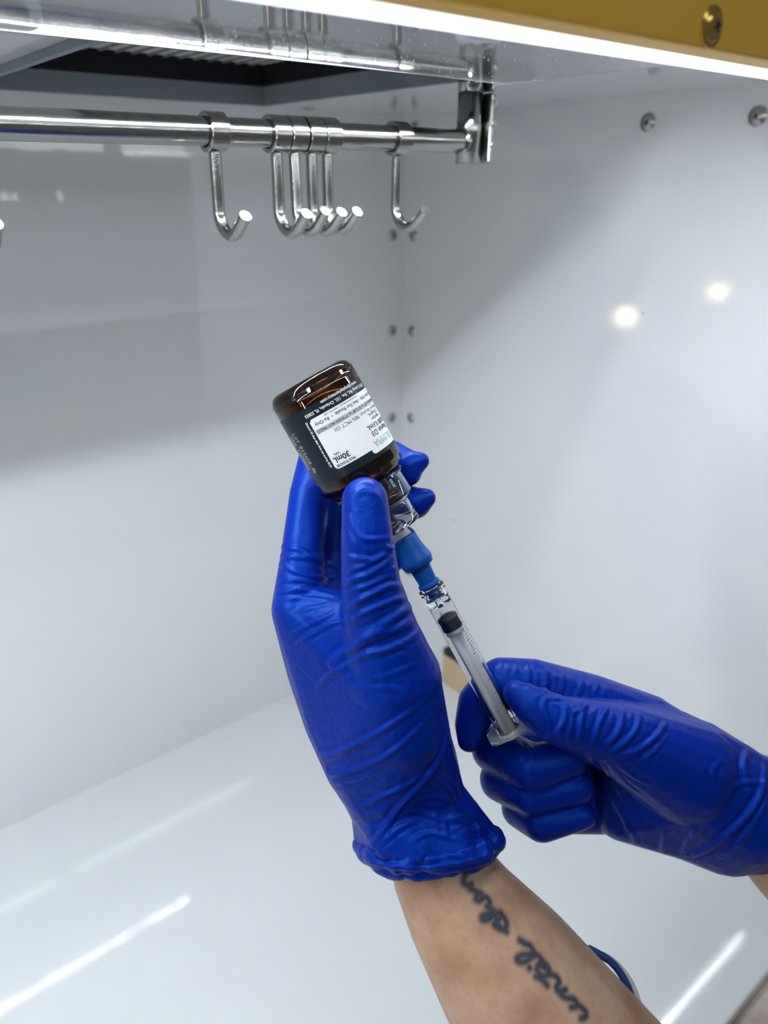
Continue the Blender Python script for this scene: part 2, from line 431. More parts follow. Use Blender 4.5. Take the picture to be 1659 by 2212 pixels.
# label, white panel and print, wrapped on the glass (x = arc length, y = height from base)
def wrap(x, y, r): a = x/r; return MV @ Vector((r*math.cos(a), r*math.sin(a), y))
def sheetgrid(name, x0, x1, y0, y1, r, m, par, mask=None, step=.0005, rad=0.):
    bm = bmesh.new(); nx = max(2, int((x1-x0)/step)); ny = max(1, int((y1-y0)/step)); vs = {}
    def gv(i, j):
        if (i, j) not in vs: vs[i, j] = bm.verts.new(wrap(x0+(x1-x0)*i/nx, y0+(y1-y0)*j/ny, r))
        return vs[i, j]
    for i in range(nx):
        for j in range(ny):
            cx, cy = x0+(x1-x0)*(i+.5)/nx, y0+(y1-y0)*(j+.5)/ny
            if mask and not mask(cx, cy): continue
            bm.faces.new((gv(i, j), gv(i+1, j), gv(i+1, j+1), gv(i, j+1)))
    o = frombm(name, bm, m); adopt(o, vial)
    if par:
        o.parent = par; o.matrix_parent_inverse = par.matrix_world.inverted()
    return o
ya, yb = zv(-2), zv(158)            # label along the body
pa, pb, pb2 = zv(24), zv(139), zv(150)
M_label = mat('dark_label_film', (.005, .010, .018), .36, spec=.3)
M_panel = mat('white_label_panel', (.66, .67, .67), .42)
M_ink = mat('label_ink_black', (.012, .014, .02), .5)
M_white = mat('label_print_white', (.72, .74, .76), .5)
M_grey = mat('label_band_grey', (.40, .40, .44), .5)
M_green = mat('label_logo_green', (.16, .34, .30), .5)
label = sheetgrid('label', -2.6*RB, 2.6*RB, ya, yb, RB+.06*mm, M_label, None)
XR = math.radians(25)*RB            # right border of the white panel (label read upright)
XLp = -math.radians(120)*RB
def pmask(x, y):
    top = pb2 if x < -math.radians(26)*RB else pb
    if not (XLp < x < XR and pa < y < top): return False
    R_ = 1.5*mm
    for cx, cy, sx, sy in ((XR-R_, pa+R_, 1, -1), (XR-R_, pb-R_, 1, 1), (-math.radians(26)*RB-R_, pb2-R_, 1, 1)):
        if (x-cx)*sx > 0 and (y-cy)*sy > 0 and math.hypot(x-cx, y-cy) > R_ and not (cy == pb2-R_ and x > -math.radians(26)*RB): return False
    return True
bpy.context.view_layer.update()
panel = sheetgrid('white_panel', XLp, XR, pa, pb2, RB+.11*mm, M_panel, label, pmask, .00022)
band = sheetgrid('grey_band', XLp, XR-.3*mm, pa+4.3*mm, pa+6.3*mm, RB+.13*mm, M_grey, label, None)
def text(s, x, y, size, m, right=False, rot=0., r=RB+.16*mm, bold=0., xs=1., spacing=1.):
    cu = bpy.data.curves.new('t', 'FONT'); cu.body = s; cu.size = size; cu.offset = bold; cu.space_character = spacing
    cu.resolution_u = 3
    cu.align_x = 'RIGHT' if right else 'LEFT'
    o = bpy.data.objects.new('t', cu); COL.objects.link(o)
    dg = bpy.context.evaluated_depsgraph_get(); me = bpy.data.meshes.new_from_object(o.evaluated_get(dg))
    bpy.data.objects.remove(o)
    c, s_ = math.cos(rot), math.sin(rot)
    for v in me.vertices:
        a, b = v.co.x*xs, v.co.y
        v.co = wrap(x+a*c-b*s_, y+a*s_+b*c, r)
    me.name = 'lettering'
    ob = link('lettering', me, m, smooth=False); ob.parent = label; ob.matrix_parent_inverse = label.matrix_world.inverted(); return ob
bpy.context.view_layer.update()
xr = XR
text('www.olympiapharmacy.com', xr-7.6*mm, ya+.35*mm, 1.75*mm, M_white, True, bold=.00002, xs=.95)
text('6700 Conroy Rd., Ste. 155, Orlando, FL 32835', xr+.6*mm, ya+2.35*mm, 1.75*mm, M_white, True, bold=.00002, xs=.95)
text('www.fda.gov/medwatch  1-800-FDA-1088', xr-6.4*mm, pa+.5*mm, .95*mm, M_ink, True)
text('For Office Use Only - Not For Resale  \u2022  Rx Only', xr-1.4*mm, pa+1.95*mm, 1.85*mm, M_ink, True, bold=.000025)
text('Store at room temperature (20\u00b0 to 25\u00b0C/68\u00b0 to 77\u00b0F)\u2022DO NOT FREEZE', xr-.9*mm, pa+4.75*mm, 1.5*mm, M_ink, True, bold=.00003, xs=.90)
text('2% Benzyl Alcohol, 98% MCT Oil', xr-7.0*mm, pa+7.0*mm, 2.15*mm, M_ink, True, xs=.95)
text('1.25mg/mL', xr-22.6*mm, pa+8.9*mm, 2.0*mm, M_ink, True, bold=.00002)
text('Injection', xr-23.6*mm, pa+10.7*mm, 2.0*mm, M_ink, True, bold=.00002)
text('50,000 IU/mL', xr-19.0*mm, pa+12.8*mm, 2.7*mm, M_ink, True, bold=.00006)
text('Vitamin D3', xr-19.6*mm, pa+15.4*mm, 2.9*mm, M_ink, True, bold=.00006)
text('OLYMPIA', xr-18.4*mm, pa+18.7*mm, 4.0*mm, M_green, True, xs=.8)
text('VIAL', xr-2.0*mm, pa+15.3*mm, 1.35*mm, M_ink, True, bold=.00003)
text('30mL', xr-.9*mm, pa+16.8*mm, 3.1*mm, M_ink, True, bold=.00008)
text('MULTI-DOSE', xr-.9*mm, pa+19.7*mm, 1.45*mm, M_ink, True, bold=.00004)
# print running along the axis, and the dotted lot code
text('Discard 28 days after first use and by BUD', xr+1.75*mm, pa+.1*mm, 1.22*mm, M_white, False, math.pi/2, bold=.00003, xs=.92)
def dots(s, x, y, h, m, w=.22*mm):
    G = {'L':'10000 10000 10000 10000 11111','O':'01110 10001 10001 10001 01110','T':'11111 00100 00100 00100 00100','B':'11110 10001 11110 10001 11110','1':'01100 00100 00100 00100 01110',
         '3':'11110 00001 01110 00001 11110','A':'00100 01010 10001 11111 10001','0':'01110 10001 10001 10001 01110','2':'11110 00001 01110 10000 11111','.':'00000 00000 00000 00100 00100',
         'b':'10000 10000 11110 10001 11110','C':'01111 10000 10000 10000 01111','P':'11110 10001 11110 10000 10000','D':'11110 10001 10001 10001 11110','F':'11111 10000 11110 10000 10000',
         'E':'11111 10000 11110 10000 11111','6':'01110 10000 11110 10001 01110','U':'10001 10001 10001 10001 01110',' ':'00000 00000 00000 00000 00000','-':'00000 00000 01110 00000 00000'}
    bm = bmesh.new(); v_ = h/5; u = w; pen = 0
    for ch_ in s:
        for j, row in enumerate(G[ch_].split()):
            for i, q in enumerate(row):
                if q == '1':
                    # runs towards the neck (+y), letters' tops towards -x
                    a0, b0 = pen+i*u, (4-j)*v_
                    pts = [(a0, b0+v_*.15), (a0+u, b0+v_*.15), (a0+u, b0+v_*.85), (a0, b0+v_*.85)]
                    bm.faces.new([bm.verts.new(wrap(x-B_, y+A_, RB+.16*mm)) for A_, B_ in pts])
        pen += 6.2*u
    o = frombm('lot_code', bm, m, smooth=False); o.parent = label; o.matrix_parent_inverse = label.matrix_world.inverted()
M_dots = mat('lot_code_print', (.50, .56, .60), .5)
dots('LOT B13A02.2b', math.radians(59)*RB+1.15*mm, zv(34), 2.3*mm, M_dots)
dots('CPD 13FEB2b', math.radians(70)*RB+1.15*mm, zv(38), 2.3*mm, M_dots)
dots('BUD 13FEB26', math.radians(81)*RB+1.15*mm, zv(42), 2.3*mm, M_dots)

# clear adapter over the neck
def ax1r(px_, s):  return px_*(B0+AX1*zv(s)-CAM).dot(FW)/FPX
M_tube = mat('clear_polycarbonate', (.72, .77, .83), .03, trans=1., ior=1.50)
M_stem = mat('grey_stem_plastic', (.45, .45, .47), .3)
ad = empty('vial_adapter', B0+AX1*zv(230)); tag(ad, 'clear plastic adapter cup clipped on the vial neck', 'adapter')
rc_, rl = ax1r(79, 245), ax1r(63, 300)
wt = 1.1*mm
z0, z1, z2, z3 = zv(206), zv(263), zv(270), zv(318)
p_ = [(rc_+.5*mm, z0), (rc_+.8*mm, z0+.5*mm), (rc_+.6*mm, z0+1.2*mm), (rc_-.1*mm, z0+1.6*mm), (rc_, z1-.8*mm), (rc_-.5*mm, z1), (rl+.3*mm, z2-.2*mm), (rl, z2+.6*mm), (rl+.2*mm, z3-1.2*mm), (rl+.6*mm, z3-.4*mm), (rl+.3*mm, z3+.3*mm), (5*mm, z3+.5*mm),
      (5*mm, z3-.7*mm), (rl-wt, z3-.8*mm), (rl-wt, z2), (rc_-wt, z1-1.2*mm), (rc_-wt, z0), (rc_+.5*mm, z0)]
bm = bmesh.new(); lathe(bm, p_, 72, MV); bmesh.ops.remove_doubles(bm, verts=bm.verts, dist=1e-6); bmesh.ops.recalc_face_normals(bm, faces=bm.faces)
o = adopt(frombm('cup', bm, M_tube), ad); sharp(o, 40)
bm = bmesh.new(); lathe(bm, [(0, zs+16*mm), (8.5*mm, zs+16.2*mm), (9.6*mm, zs+17*mm), (9.6*mm, zs+20*mm), (4*mm, zs+20.6*mm), (3.2*mm, z3-.5*mm)], 48, MV)
adopt(frombm('inner_cone', bm, mat('dark_inner_plastic', (.03, .035, .06), .15)), ad)

# syringe axis
S0 = P(866, 1150, (B0+AX1*zv(335)-CAM).dot(FW)); AX2 = camdir(1100-866, 1578-1150, T2)
MS = axisM(S0, AX2, CAM-S0)
def zq(px, py): return zon(px, py, S0, AX2)
def rpx(r, z): return r*(S0+AX2*z-CAM).dot(FW)/FPX
bm = bmesh.new(); tube(bm, [B0+AX1*(z3+.2*mm), S0+AX2*zq(877, 1172)], ax1r(24, 325), 40)
adopt(frombm('stem', bm, M_stem), ad)

lc = empty('luer_connector', S0); tag(lc, 'blue bell-shaped connector between clear adapter and syringe', 'connector')
M_blue = mat('blue_connector_plastic', (.003, .062, .28), .36, spec=.3)
q0, q1, q2, q3, q4 = zq(870, 1158), zq(896, 1208), zq(902, 1221), zq(911, 1240), zq(926, 1268)
bell = [(rpx(22, q0), q0+.9*mm), (rpx(22, q0), q0+.2*mm), (rpx(24, q0), q0-.1*mm), (rpx(27, q0), q0+.2*mm), (rpx(28, q0), q0+1.2*mm), (rpx(30, q0), (q0*.45+q1*.55)), (rpx(33.5, q1), q0*.15+q1*.85), (rpx(36, q1), q1+.3*mm), (rpx(36.2, q1), q1+.9*mm), (rpx(33, q2), q2+.6*mm), (rpx(23, q2), q2+1.0*mm)]
bm = bmesh.new(); lathe(bm, [(rpx(20, q0), q0+3*mm)]+bell, 64, MS)
adopt(frombm('bell', bm, M_blue), lc)
nk = [(rpx(23, q2), q2), (rpx(23.5, q2), q2+1*mm), (rpx(22, q3), q3), (rpx(20.5, q4), q4-2.2*mm), (rpx(23.5, q4), q4-1.9*mm), (rpx(24.5, q4), q4-1.2*mm), (rpx(24.5, q4), q4-.5*mm), (rpx(20, q4), q4), (rpx(18, q4), q4+1.5*mm), (rpx(19.5, q4), q4+1.8*mm), (rpx(19.5, q4), q4+2.5*mm), (rpx(17, q4), q4+2.8*mm), (rpx(15, q4), q4+4.5*mm), (0, q4+4.5*mm)]
bm = bmesh.new(); lathe(bm, nk, 48, MS)
adopt(frombm('neck', bm, M_blue), lc); sharp(lc.children[-1], 40)

sy = empty('syringe', S0+AX2*zq(1100, 1578)); tag(sy, 'small clear syringe with black plunger tip held between thumb and forefinger', 'syringe')
M_barrel = mat('clear_barrel', (.97, .98, 1.), .04, trans=1., ior=1.42)
M_rod = mat('milky_plunger', (.86, .88, .92), .35, trans=.30, ior=1.3)
M_rubber = mat('black_rubber', (.010, .016, .022), .35)
zb0, zb1 = zq(928, 1272), zq(1100, 1573)
zc = zq(944, 1297)
rb = rpx(26.5, zq(990, 1380))
# luer collar with threads, then the barrel, all one clear wall
pr = [(rpx(20, zb0), zb0+.4*mm), (rpx(22, zb0), zb0-.6*mm), (rpx(29, zb0), zb0-.4*mm), (rpx(29.5, zb0), zb0+.6*mm), (rpx(28, zb0), zb0+1.0*mm), (rpx(29.5, zb0), zb0+1.8*mm), (rpx(28, zb0), zb0+2.5*mm), (rpx(29, zb0), zb0+3.3*mm), (rpx(28, zb0), zc-.9*mm), (rpx(26, zb0), zc-.2*mm), (rb, zc+.8*mm), (rb, zb1)]
inn_ = [(rb-.5*mm, zb1), (rb-.5*mm, zc+2.2*mm), (rpx(6, zb0), zc+1.5*mm), (rpx(6, zb0), zc-.5*mm), (rpx(20, zb0), zc-1.2*mm), (rpx(20, zb0), zb0+.4*mm)]
bm = bmesh.new(); lathe(bm, pr+inn_, 56, MS); bmesh.ops.remove_doubles(bm, verts=bm.verts, dist=1e-6); bmesh.ops.recalc_face_normals(bm, faces=bm.faces)
adopt(frombm('barrel', bm, M_barrel), sy); sharp(sy.children[-1], 40)
# finger flange: flattened plate
bm = bmesh.new(); lathe(bm, [(rb-.5*mm, zb1-.3*mm), (1., zb1-.3*mm), (1., zb1+1.3*mm), (rb-.5*mm, zb1+1.3*mm), (rb-.5*mm, zb1-.3*mm)], 48)
for v in bm.verts:
    r = math.hypot(v.co.x, v.co.y)
    if r > .5:
        a = math.atan2(v.co.y, v.co.x)
        k = 1/((abs(math.cos(a))/(7.6*mm))**3.2+(abs(math.sin(a))/(9.6*mm))**3.2)**(1/3.2)
        v.co.x, v.co.y = k*math.cos(a), k*math.sin(a)
bm.transform(MS); bmesh.ops.recalc_face_normals(bm, faces=bm.faces)
adopt(frombm('flange', bm, mat('clear_flange', (.85, .9, .95), .08, trans=.85, ior=1.45)), sy); sharp(sy.children[-1], 40)
pl_ = empty('plunger', S0); pl_.parent = sy; pl_.matrix_parent_inverse = Matrix.Translation(-sy.location)
bpy.context.view_layer.update()
def adopt2(o, par): o.parent = par; o.matrix_parent_inverse = par.matrix_world.inverted(); return o
zp0, zp1 = zq(963, 1331), zq(977, 1357)
rp = rb-.55*mm
bm = bmesh.new(); lathe(bm, [(0, zp0-1.0*mm), (rp*.5, zp0-.6*mm), (rp*.93, zp0+.3*mm), (rp, zp0+.9*mm), (rp*.96, zp0+1.5*mm), (rp*.95, zp0+2.0*mm), (rp*.95, zp1-1.9*mm), (rp*.97, zp1-1.4*mm), (rp, zp1-.7*mm), (rp*.95, zp1), (0, zp1)], 48, MS)
adopt2(frombm('rubber_piston', bm, M_rubber), pl_)
bm = bmesh.new(); lathe(bm, [(0, zp1), (rp*.86, zp1+.05*mm), (rp*.86, zp1+2.4*mm), (rp*.6, zp1+2.6*mm), (0, zp1+2.7*mm)], 40, MS)
w_ = rp*.84
for a in (math.radians(40), math.radians(130)):
    r2 = bmesh.ops.create_cube(bm, size=1.)
    for v in r2['verts']:
        v.co = MS @ (Matrix.Rotation(a, 3, 'Z') @ Vector((v.co.x*2*w_, v.co.y*1.2*mm, 0)) + Vector((0, 0, zp1+1*mm+(v.co.z+.5)*(zb1+1*mm-zp1))))
lathe(bm, [(0, zb1+1.3*mm), (rb*.98, zb1+1.3*mm), (rb*1.02, zb1+1.8*mm), (rb*1.02, zb1+2.6*mm), (rb*.96, zb1+3.0*mm), (0, zb1+3.0*mm)], 40, MS)
adopt2(frombm('rod', bm, M_rod), pl_); sharp(pl_.children[-1], 40)
# graduation marks on the barrel, on the side towards the thumb
bm = bmesh.new(); zz = zq(985, 1352)
k = 0
while zz < zq(1068, 1530):
    a0 = math.radians(38 if k % 5 else 26); a1 = math.radians(60)
    lathe(bm, [(rb+.03*mm, zz), (rb+.03*mm, zz+.22*mm)], 8, MS, -a1, -a0)
    zz += 1.28*mm; k += 1
adopt(frombm('graduations', bm, mat('print_black', (.02, .02, .02), .5)), sy)
def btext(s, z, ang, size):
    cu = bpy.data.curves.new('t', 'FONT'); cu.body = s; cu.size = size; cu.align_x = 'CENTER'
    o = bpy.data.objects.new('t', cu); COL.objects.link(o)
    me = bpy.data.meshes.new_from_object(o.evaluated_get(bpy.context.evaluated_depsgraph_get())); bpy.data.objects.remove(o)
    for v in me.vertices:
        a = ang+v.co.y/rb; v.co = MS @ Vector(((rb+.03*mm)*math.cos(a), (rb+.03*mm)*math.sin(a), z+v.co.x))
    adopt(link('numeral', me, MATS['print_black'], smooth=False), sy)

# ------------------------------------------------------------------ person: gloved hands and forearms
ICO = None
def ico_pts():
    global ICO
    if ICO is None:
        b = bmesh.new(); bmesh.ops.create_icosphere(b, subdivisions=3, radius=1.); ICO = [v.co.copy() for v in b.verts]; b.free()
    return ICO
def S(px, py, d, r): return (P(px, py, d), r*d/FPX)
def add_hull(verts, faces, sph):
    b = bmesh.new()
    for c, r in sph:
        for q in ico_pts(): b.verts.new(c+q*r)
    bmesh.ops.convex_hull(b, input=b.verts)
    loose = [v for v in b.verts if not v.link_faces]
    if loose: bmesh.ops.delete(b, geom=loose, context='VERTS')
    b.verts.index_update(); n = len(verts)
    verts.extend(v.co.copy() for v in b.verts); faces.extend([n+v.index for v in f.verts] for f in b.faces); b.free()
def organic(chains, hulls, voxel, smooth_it, smooth_f=.5):
    V, Fc = [], []
    for ch_ in chains:
        sp = [S(*q) for q in ch_]
        for a, b in zip(sp, sp[1:]): add_hull(V, Fc, [a, b])
    for h in hulls: add_hull(V, Fc, [S(*q) for q in h])
    me = bpy.data.meshes.new('tmp'); me.from_pydata([tuple(v) for v in V], [], Fc); me.update()
    o = bpy.data.objects.new('tmp', me); COL.objects.link(o)
    m = o.modifiers.new('r', 'REMESH'); m.mode = 'VOXEL'; m.voxel_size = voxel; m.adaptivity = 0
    s = o.modifiers.new('s', 'SMOOTH'); s.factor = smooth_f; s.iterations = smooth_it
    out = bpy.data.meshes.new_from_object(o.evaluated_get(bpy.context.evaluated_depsgraph_get()))
    bpy.data.objects.remove(o); return out
def arrays(me):
    n = len(me.vertices); co = np.empty(n*3); me.vertices.foreach_get('co', co); nr = np.empty(n*3)
    me.vertices.foreach_get('normal', nr); return co.reshape(-1, 3), nr.reshape(-1, 3)
def setco(me, co): me.vertices.foreach_set('co', co.ravel()); me.update()
def bvh(me):
    return BVHTree.FromPolygons([v.co for v in me.vertices], [p.vertices[:] for p in me.polygons])
def cast(tree, px, py):
    h = tree.ray_cast(CAM, ray(px, py).normalized()); return h[0]
def seg_dist(co, A, B):
    A = np.array(A); B = np.array(B); ab = B-A; t = np.clip(((co-A)@ab)/max(ab@ab, 1e-12), 0, 1)
    return np.linalg.norm(co-(A+t[:, None]*ab), axis=1), t
def spline(pts, k=6):
    out = []
    for i in range(len(pts)-1):
        P0, P1, P2, P3 = [np.array(pts[max(0, min(len(pts)-1, i+q))], float) for q in (-1, 0, 1, 2)]
        for j in range(k):
            t = j/k; out.append(.5*((2*P1)+(P2-P0)*t+(2*P0-5*P1+4*P2-P3)*t*t+(3*P1-P0-3*P2+P3)*t**3))
    out.append(np.array(pts[-1], float)); return out
def wrinkle(me, lines, k_h=.9):
    """raise folds along lines drawn on the surface: (pixel points, half width px, height px)"""
    tree = bvh(me); co, nr = arrays(me); disp = np.zeros(len(co))
    for pts, w, h in lines:
        h *= k_h
        sp = spline(pts, 5); L3 = []
        for q in sp:
            c = cast(tree, q[0], q[1])
            if c is not None: L3.append(c)
        if len(L3) < 2: continue
        d0 = (L3[0]-CAM).dot(FW); W_ = w*d0/FPX; H_ = h*d0/FPX
        mid = np.array(L3).mean(0); rad = max(np.linalg.norm(np.array(p)-mid) for p in L3)+4*W_
        idx = np.where(np.linalg.norm(co-mid, axis=1) < rad)[0]; sub = co[idx]
        best = np.full(len(idx), 9.); prm = np.zeros(len(idx)); n = len(L3)-1
        for i in range(n):
            if (L3[i+1]-L3[i]).length > .02: continue
            d, t = seg_dist(sub, L3[i], L3[i+1]); k = d < best; best[k] = d[k]; prm[k] = (i+t[k])/n
        x = best/W_
        env = np.clip(np.sin(np.pi*np.clip(prm, .04, .96)), 0, 1)**.6
        disp[idx] += H_*env*(np.exp(-x*x)-.45*np.exp(-((x-1.7)/.75)**2))
    co = co+nr*disp[:, None]; setco(me, co)
def ripple(me, amp, scale, stretch=None):
    co, nr = arrays(me); d = np.empty(len(co))
    for i in range(len(co)):
        d[i] = noise.noise(Vector(co[i]*scale))
    setco(me, co+nr*(d*amp)[:, None])

person = empty('person', P(1000, 1900, .33))
tag(person, 'person in blue gloves with a tattooed forearm drawing liquid from a vial', 'person')
# glove material
M_glove = mat('blue_nitrile', (.0003, .0145, .215), .38, spec=.45)
bsdf(M_glove).inputs['Specular Tint'].default_value = (.10, .38, 1., 1)
tcg = N(M_glove, 'ShaderNodeTexCoord')
n1 = N(M_glove, 'ShaderNodeTexNoise', Scale=70., Detail=4., Roughness=.6, Distortion=1.2); n2 = N(M_glove, 'ShaderNodeTexNoise', Scale=900., Detail=2.)
L(M_glove, tcg.outputs['Object'], n1.inputs['Vector']); L(M_glove, tcg.outputs['Object'], n2.inputs['Vector'])
b1 = N(M_glove, 'ShaderNodeBump', Strength=.28, Distance=.0022); b2 = N(M_glove, 'ShaderNodeBump', Strength=.10, Distance=.0003)
L(M_glove, n1.outputs['Fac'], b1.inputs['Height']); L(M_glove, n2.outputs['Fac'], b2.inputs['Height'])
L(M_glove, b1.outputs[0], b2.inputs['Normal']); L(M_glove, b2.outputs[0], bsdf(M_glove).inputs['Normal'])
# skin material: mottled, with the ink read from the mesh
M_skin = mat('skin', (.55, .33, .23), .48, spec=.4)
try:
    bsdf(M_skin).inputs['Subsurface Weight'].default_value = 0.; bsdf(M_skin).inputs['Subsurface Radius'].default_value = (.006, .002, .001); bsdf(M_skin).inputs['Subsurface Scale'].default_value = .5
except Exception: pass
tcs = N(M_skin, 'ShaderNodeTexCoord')
s1 = N(M_skin, 'ShaderNodeTexNoise', Scale=45., Detail=4.); s2 = N(M_skin, 'ShaderNodeTexNoise', Scale=420., Detail=2.)
L(M_skin, tcs.outputs['Object'], s1.inputs['Vector']); L(M_skin, tcs.outputs['Object'], s2.inputs['Vector'])
rs1 = ramp(M_skin, s1.outputs['Fac'], [(.30, (.36, .185, .115)), (.52, (.44, .265, .175)), (.72, (.50, .33, .225))])
rs2 = ramp(M_skin, s2.outputs['Fac'], [(.32, (.78, .68, .62)), (.5, (1, 1, 1))])
mxs = N(M_skin, 'ShaderNodeMix', data_type='RGBA', blend_type='MULTIPLY'); mxs.inputs[0].default_value = .28
L(M_skin, rs1.outputs[0], mxs.inputs[6]); L(M_skin, rs2.outputs[0], mxs.inputs[7])
atn = N(M_skin, 'ShaderNodeAttribute', attribute_name='ink')
mxi = N(M_skin, 'ShaderNodeMix', data_type='RGBA'); mxi.inputs[7].default_value = (.012, .030, .055, 1)
L(M_skin, atn.outputs['Fac'], mxi.inputs[0]); L(M_skin, mxs.outputs[2], mxi.inputs[6]); L(M_skin, mxi.outputs[2], bsdf(M_skin).inputs['Base Color'])
bs = N(M_skin, 'ShaderNodeBump', Strength=.25, Distance=.0004); L(M_skin, s2.outputs['Fac'], bs.inputs['Height']); L(M_skin, bs.outputs[0], bsdf(M_skin).inputs['Normal'])

# ---- hand that holds the vial
chL = [
    [(650, 1315, .316, 64), (654, 1200, .320, 48), (668, 1070, .330, 43), (688, 990, .342, 43), (770, 972, .352, 38), (845, 985, .344, 34), (882, 1006, .335, 34), (909, 996, .334, 19)],      # forefinger
    [(884, 1006, .335, 32), (884, 1024, .334, 26)],
    [(690, 1300, .338, 60), (720, 1090, .362, 44), (800, 1062, .358, 38), (862, 1078, .346, 36), (896, 1087, .338, 35), (921, 1076, .336, 21)],                                           # middle
    [(720, 1310, .355, 55), (760, 1180, .372, 42), (832, 1158, .356, 34), (874, 1162, .345, 27)],                                                                 # ring
    [(745, 1340, .367, 50), (800, 1240, .374, 36), (846, 1212, .356, 27)],                                                                                        # little
    [(788, 1080, .287, 50), (793, 1165, .286, 57), (802, 1270, .290, 66), (822, 1370, .297, 84), (850, 1470, .303, 104)],                                         # thumb
]
huL = [
    [(650, 1318, .316, 64), (688, 1440, .322, 70), (738, 1545, .322, 84), (745, 1345, .365, 50), (800, 1560, .356, 70), (850, 1470, .303, 104)],
    [(650, 1318, .316, 60), (822, 1372, .300, 80), (850, 1470, .303, 106), (745, 1345, .360, 50)],
    [(850, 1470, .303, 104), (738, 1545, .322, 84), (800, 1560, .356, 70), (864, 1570, .308, 106), (880, 1640, .318, 98), (792, 1640, .318, 94), (905, 1650, .345, 80)],
    [(864, 1570, .308, 100), (880, 1640, .318, 98), (792, 1640, .318, 92), (905, 1650, .340, 85), (850, 1735, .320, 92), (925, 1735, .325, 82)],
    [(850, 1735, .320, 92), (925, 1735, .325, 82), (792, 1815, .323, 28), (835, 1838, .304, 22), (905, 1846, .300, 20), (995, 1838, .304, 22), (1056, 1806, .326, 24), (1000, 1790, .346, 24), (870, 1795, .345, 24)],
]
def ring_chain(pts, k=5, r0=22, seed=0.):
    pts = pts+pts[:1]; sp = spline(pts, k); out = []
    for i, q in enumerate(sp):
        out.append((q[0]+5*noise.noise(Vector((i*.21, seed, 1))), q[1]+5*noise.noise(Vector((i*.24, seed, 7))), q[2], r0*(1+.35*noise.noise(Vector((i*.27, seed, 3))))))
    out[-1] = out[0]; return out
CUFF = [(784, 1822, .323), (812, 1850, .309), (868, 1862, .3015), (930, 1864, .300), (1000, 1852, .303), (1048, 1832, .311), (1068, 1810, .326), (1030, 1792, .343), (940, 1790, .350), (840, 1796, .344)]
gl = organic(chL, huL, .00062, 9)
wrL = [
    # thumb
    ([(754, 1115), (771, 1149), (790, 1165), (843, 1163)], 6, 5), ([(771, 1151), (790, 1182), (800, 1195)], 5, 3.5), ([(743, 1198), (760, 1204), (810, 1208), (852, 1179)], 6, 6),
    ([(754, 1234), (796, 1218), (830, 1200)], 5, 4), ([(743, 1270), (765, 1251), (798, 1240), (850, 1207)], 6, 6.5), ([(740, 1282), (776, 1272), (810, 1260), (858, 1235)], 5, 4.5),
    ([(748, 1314), (796, 1287), (837, 1268), (874, 1266)], 7, 8), ([(754, 1342), (796, 1320), (854, 1296), (882, 1292)], 6, 6), ([(764, 1378), (823, 1354), (873, 1320), (892, 1306)], 9, 9),
    ([(757, 1085), (780, 1060), (812, 1068), (828, 1100)], 8, 2.2), ([(846, 1384), (873, 1398), (890, 1398)], 5, 2.5), ([(830, 1180), (850, 1186)], 6, 6), ([(845, 1232), (858, 1226)], 6, 5),
    # thenar and web
    ([(712, 1434), (782, 1387), (851, 1359), (908, 1338)], 9, 10), ([(716, 1440), (782, 1416), (837, 1404), (893, 1376), (912, 1350)], 7, 6), ([(688, 1482), (722, 1452), (782, 1424)], 7, 5),
    ([(754, 1340), (715, 1348), (671, 1373), (624, 1403)], 5, 4.5), ([(726, 1320), (671, 1348), (627, 1372)], 5, 3.5), ([(722, 1300), (680, 1312), (640, 1320)], 5, 2.5),
    ([(790, 1470), (850, 1455), (905, 1432)], 6, 2.6), ([(760, 1500), (820, 1486), (880, 1492)], 6, 2.4), ([(700, 1515), (760, 1490), (800, 1482)], 6, 2.2),
    # forefinger root
    ([(609, 1180), (651, 1190), (679, 1201), (712, 1201)], 6, 5.5), ([(606, 1200), (671, 1206), (728, 1225)], 6, 5), ([(603, 1218), (643, 1237), (679, 1246), (720, 1248)], 5, 4.5),
    ([(598, 1282), (651, 1273), (699, 1282), (726, 1288)], 6, 4.5), ([(596, 1296), (650, 1292), (716, 1296)], 5, 3), ([(605, 1255), (650, 1252), (690, 1262)], 5, 3),
    # back of the hand and wrist
    ([(690, 1624), (749, 1616), (830, 1575), (918, 1516)], 6, 6.5), ([(694, 1640), (730, 1630), (770, 1610)], 7, 7), ([(705, 1664), (716, 1672), (776, 1660), (850, 1623), (935, 1545)], 6, 6.5),
    ([(722, 1692), (770, 1680), (820, 1662)], 6, 3.5), ([(748, 1768), (803, 1731), (864, 1704), (918, 1673)], 6, 7), ([(803, 1829), (864, 1744), (931, 1667), (960, 1609), (967, 1565)], 7, 9),
    ([(870, 1751), (928, 1761), (958, 1775), (966, 1800)], 6, 6), ([(941, 1677), (968, 1700), (1000, 1740)], 6, 5), ([(962, 1771), (1019, 1768), (1034, 1806)], 7, 8), ([(985, 1640), (992, 1690), (1004, 1730)], 7, 5),
    ([(820, 1825), (860, 1790), (905, 1770)], 6, 5), ([(890, 1815), (930, 1800), (990, 1815)], 6, 5), ([(1000, 1800), (1030, 1790), (1050, 1800)], 6, 5), ([(905, 1730), (950, 1722), (985, 1735)], 5, 3.5),
]
wrinkle(gl, wrL, .74)
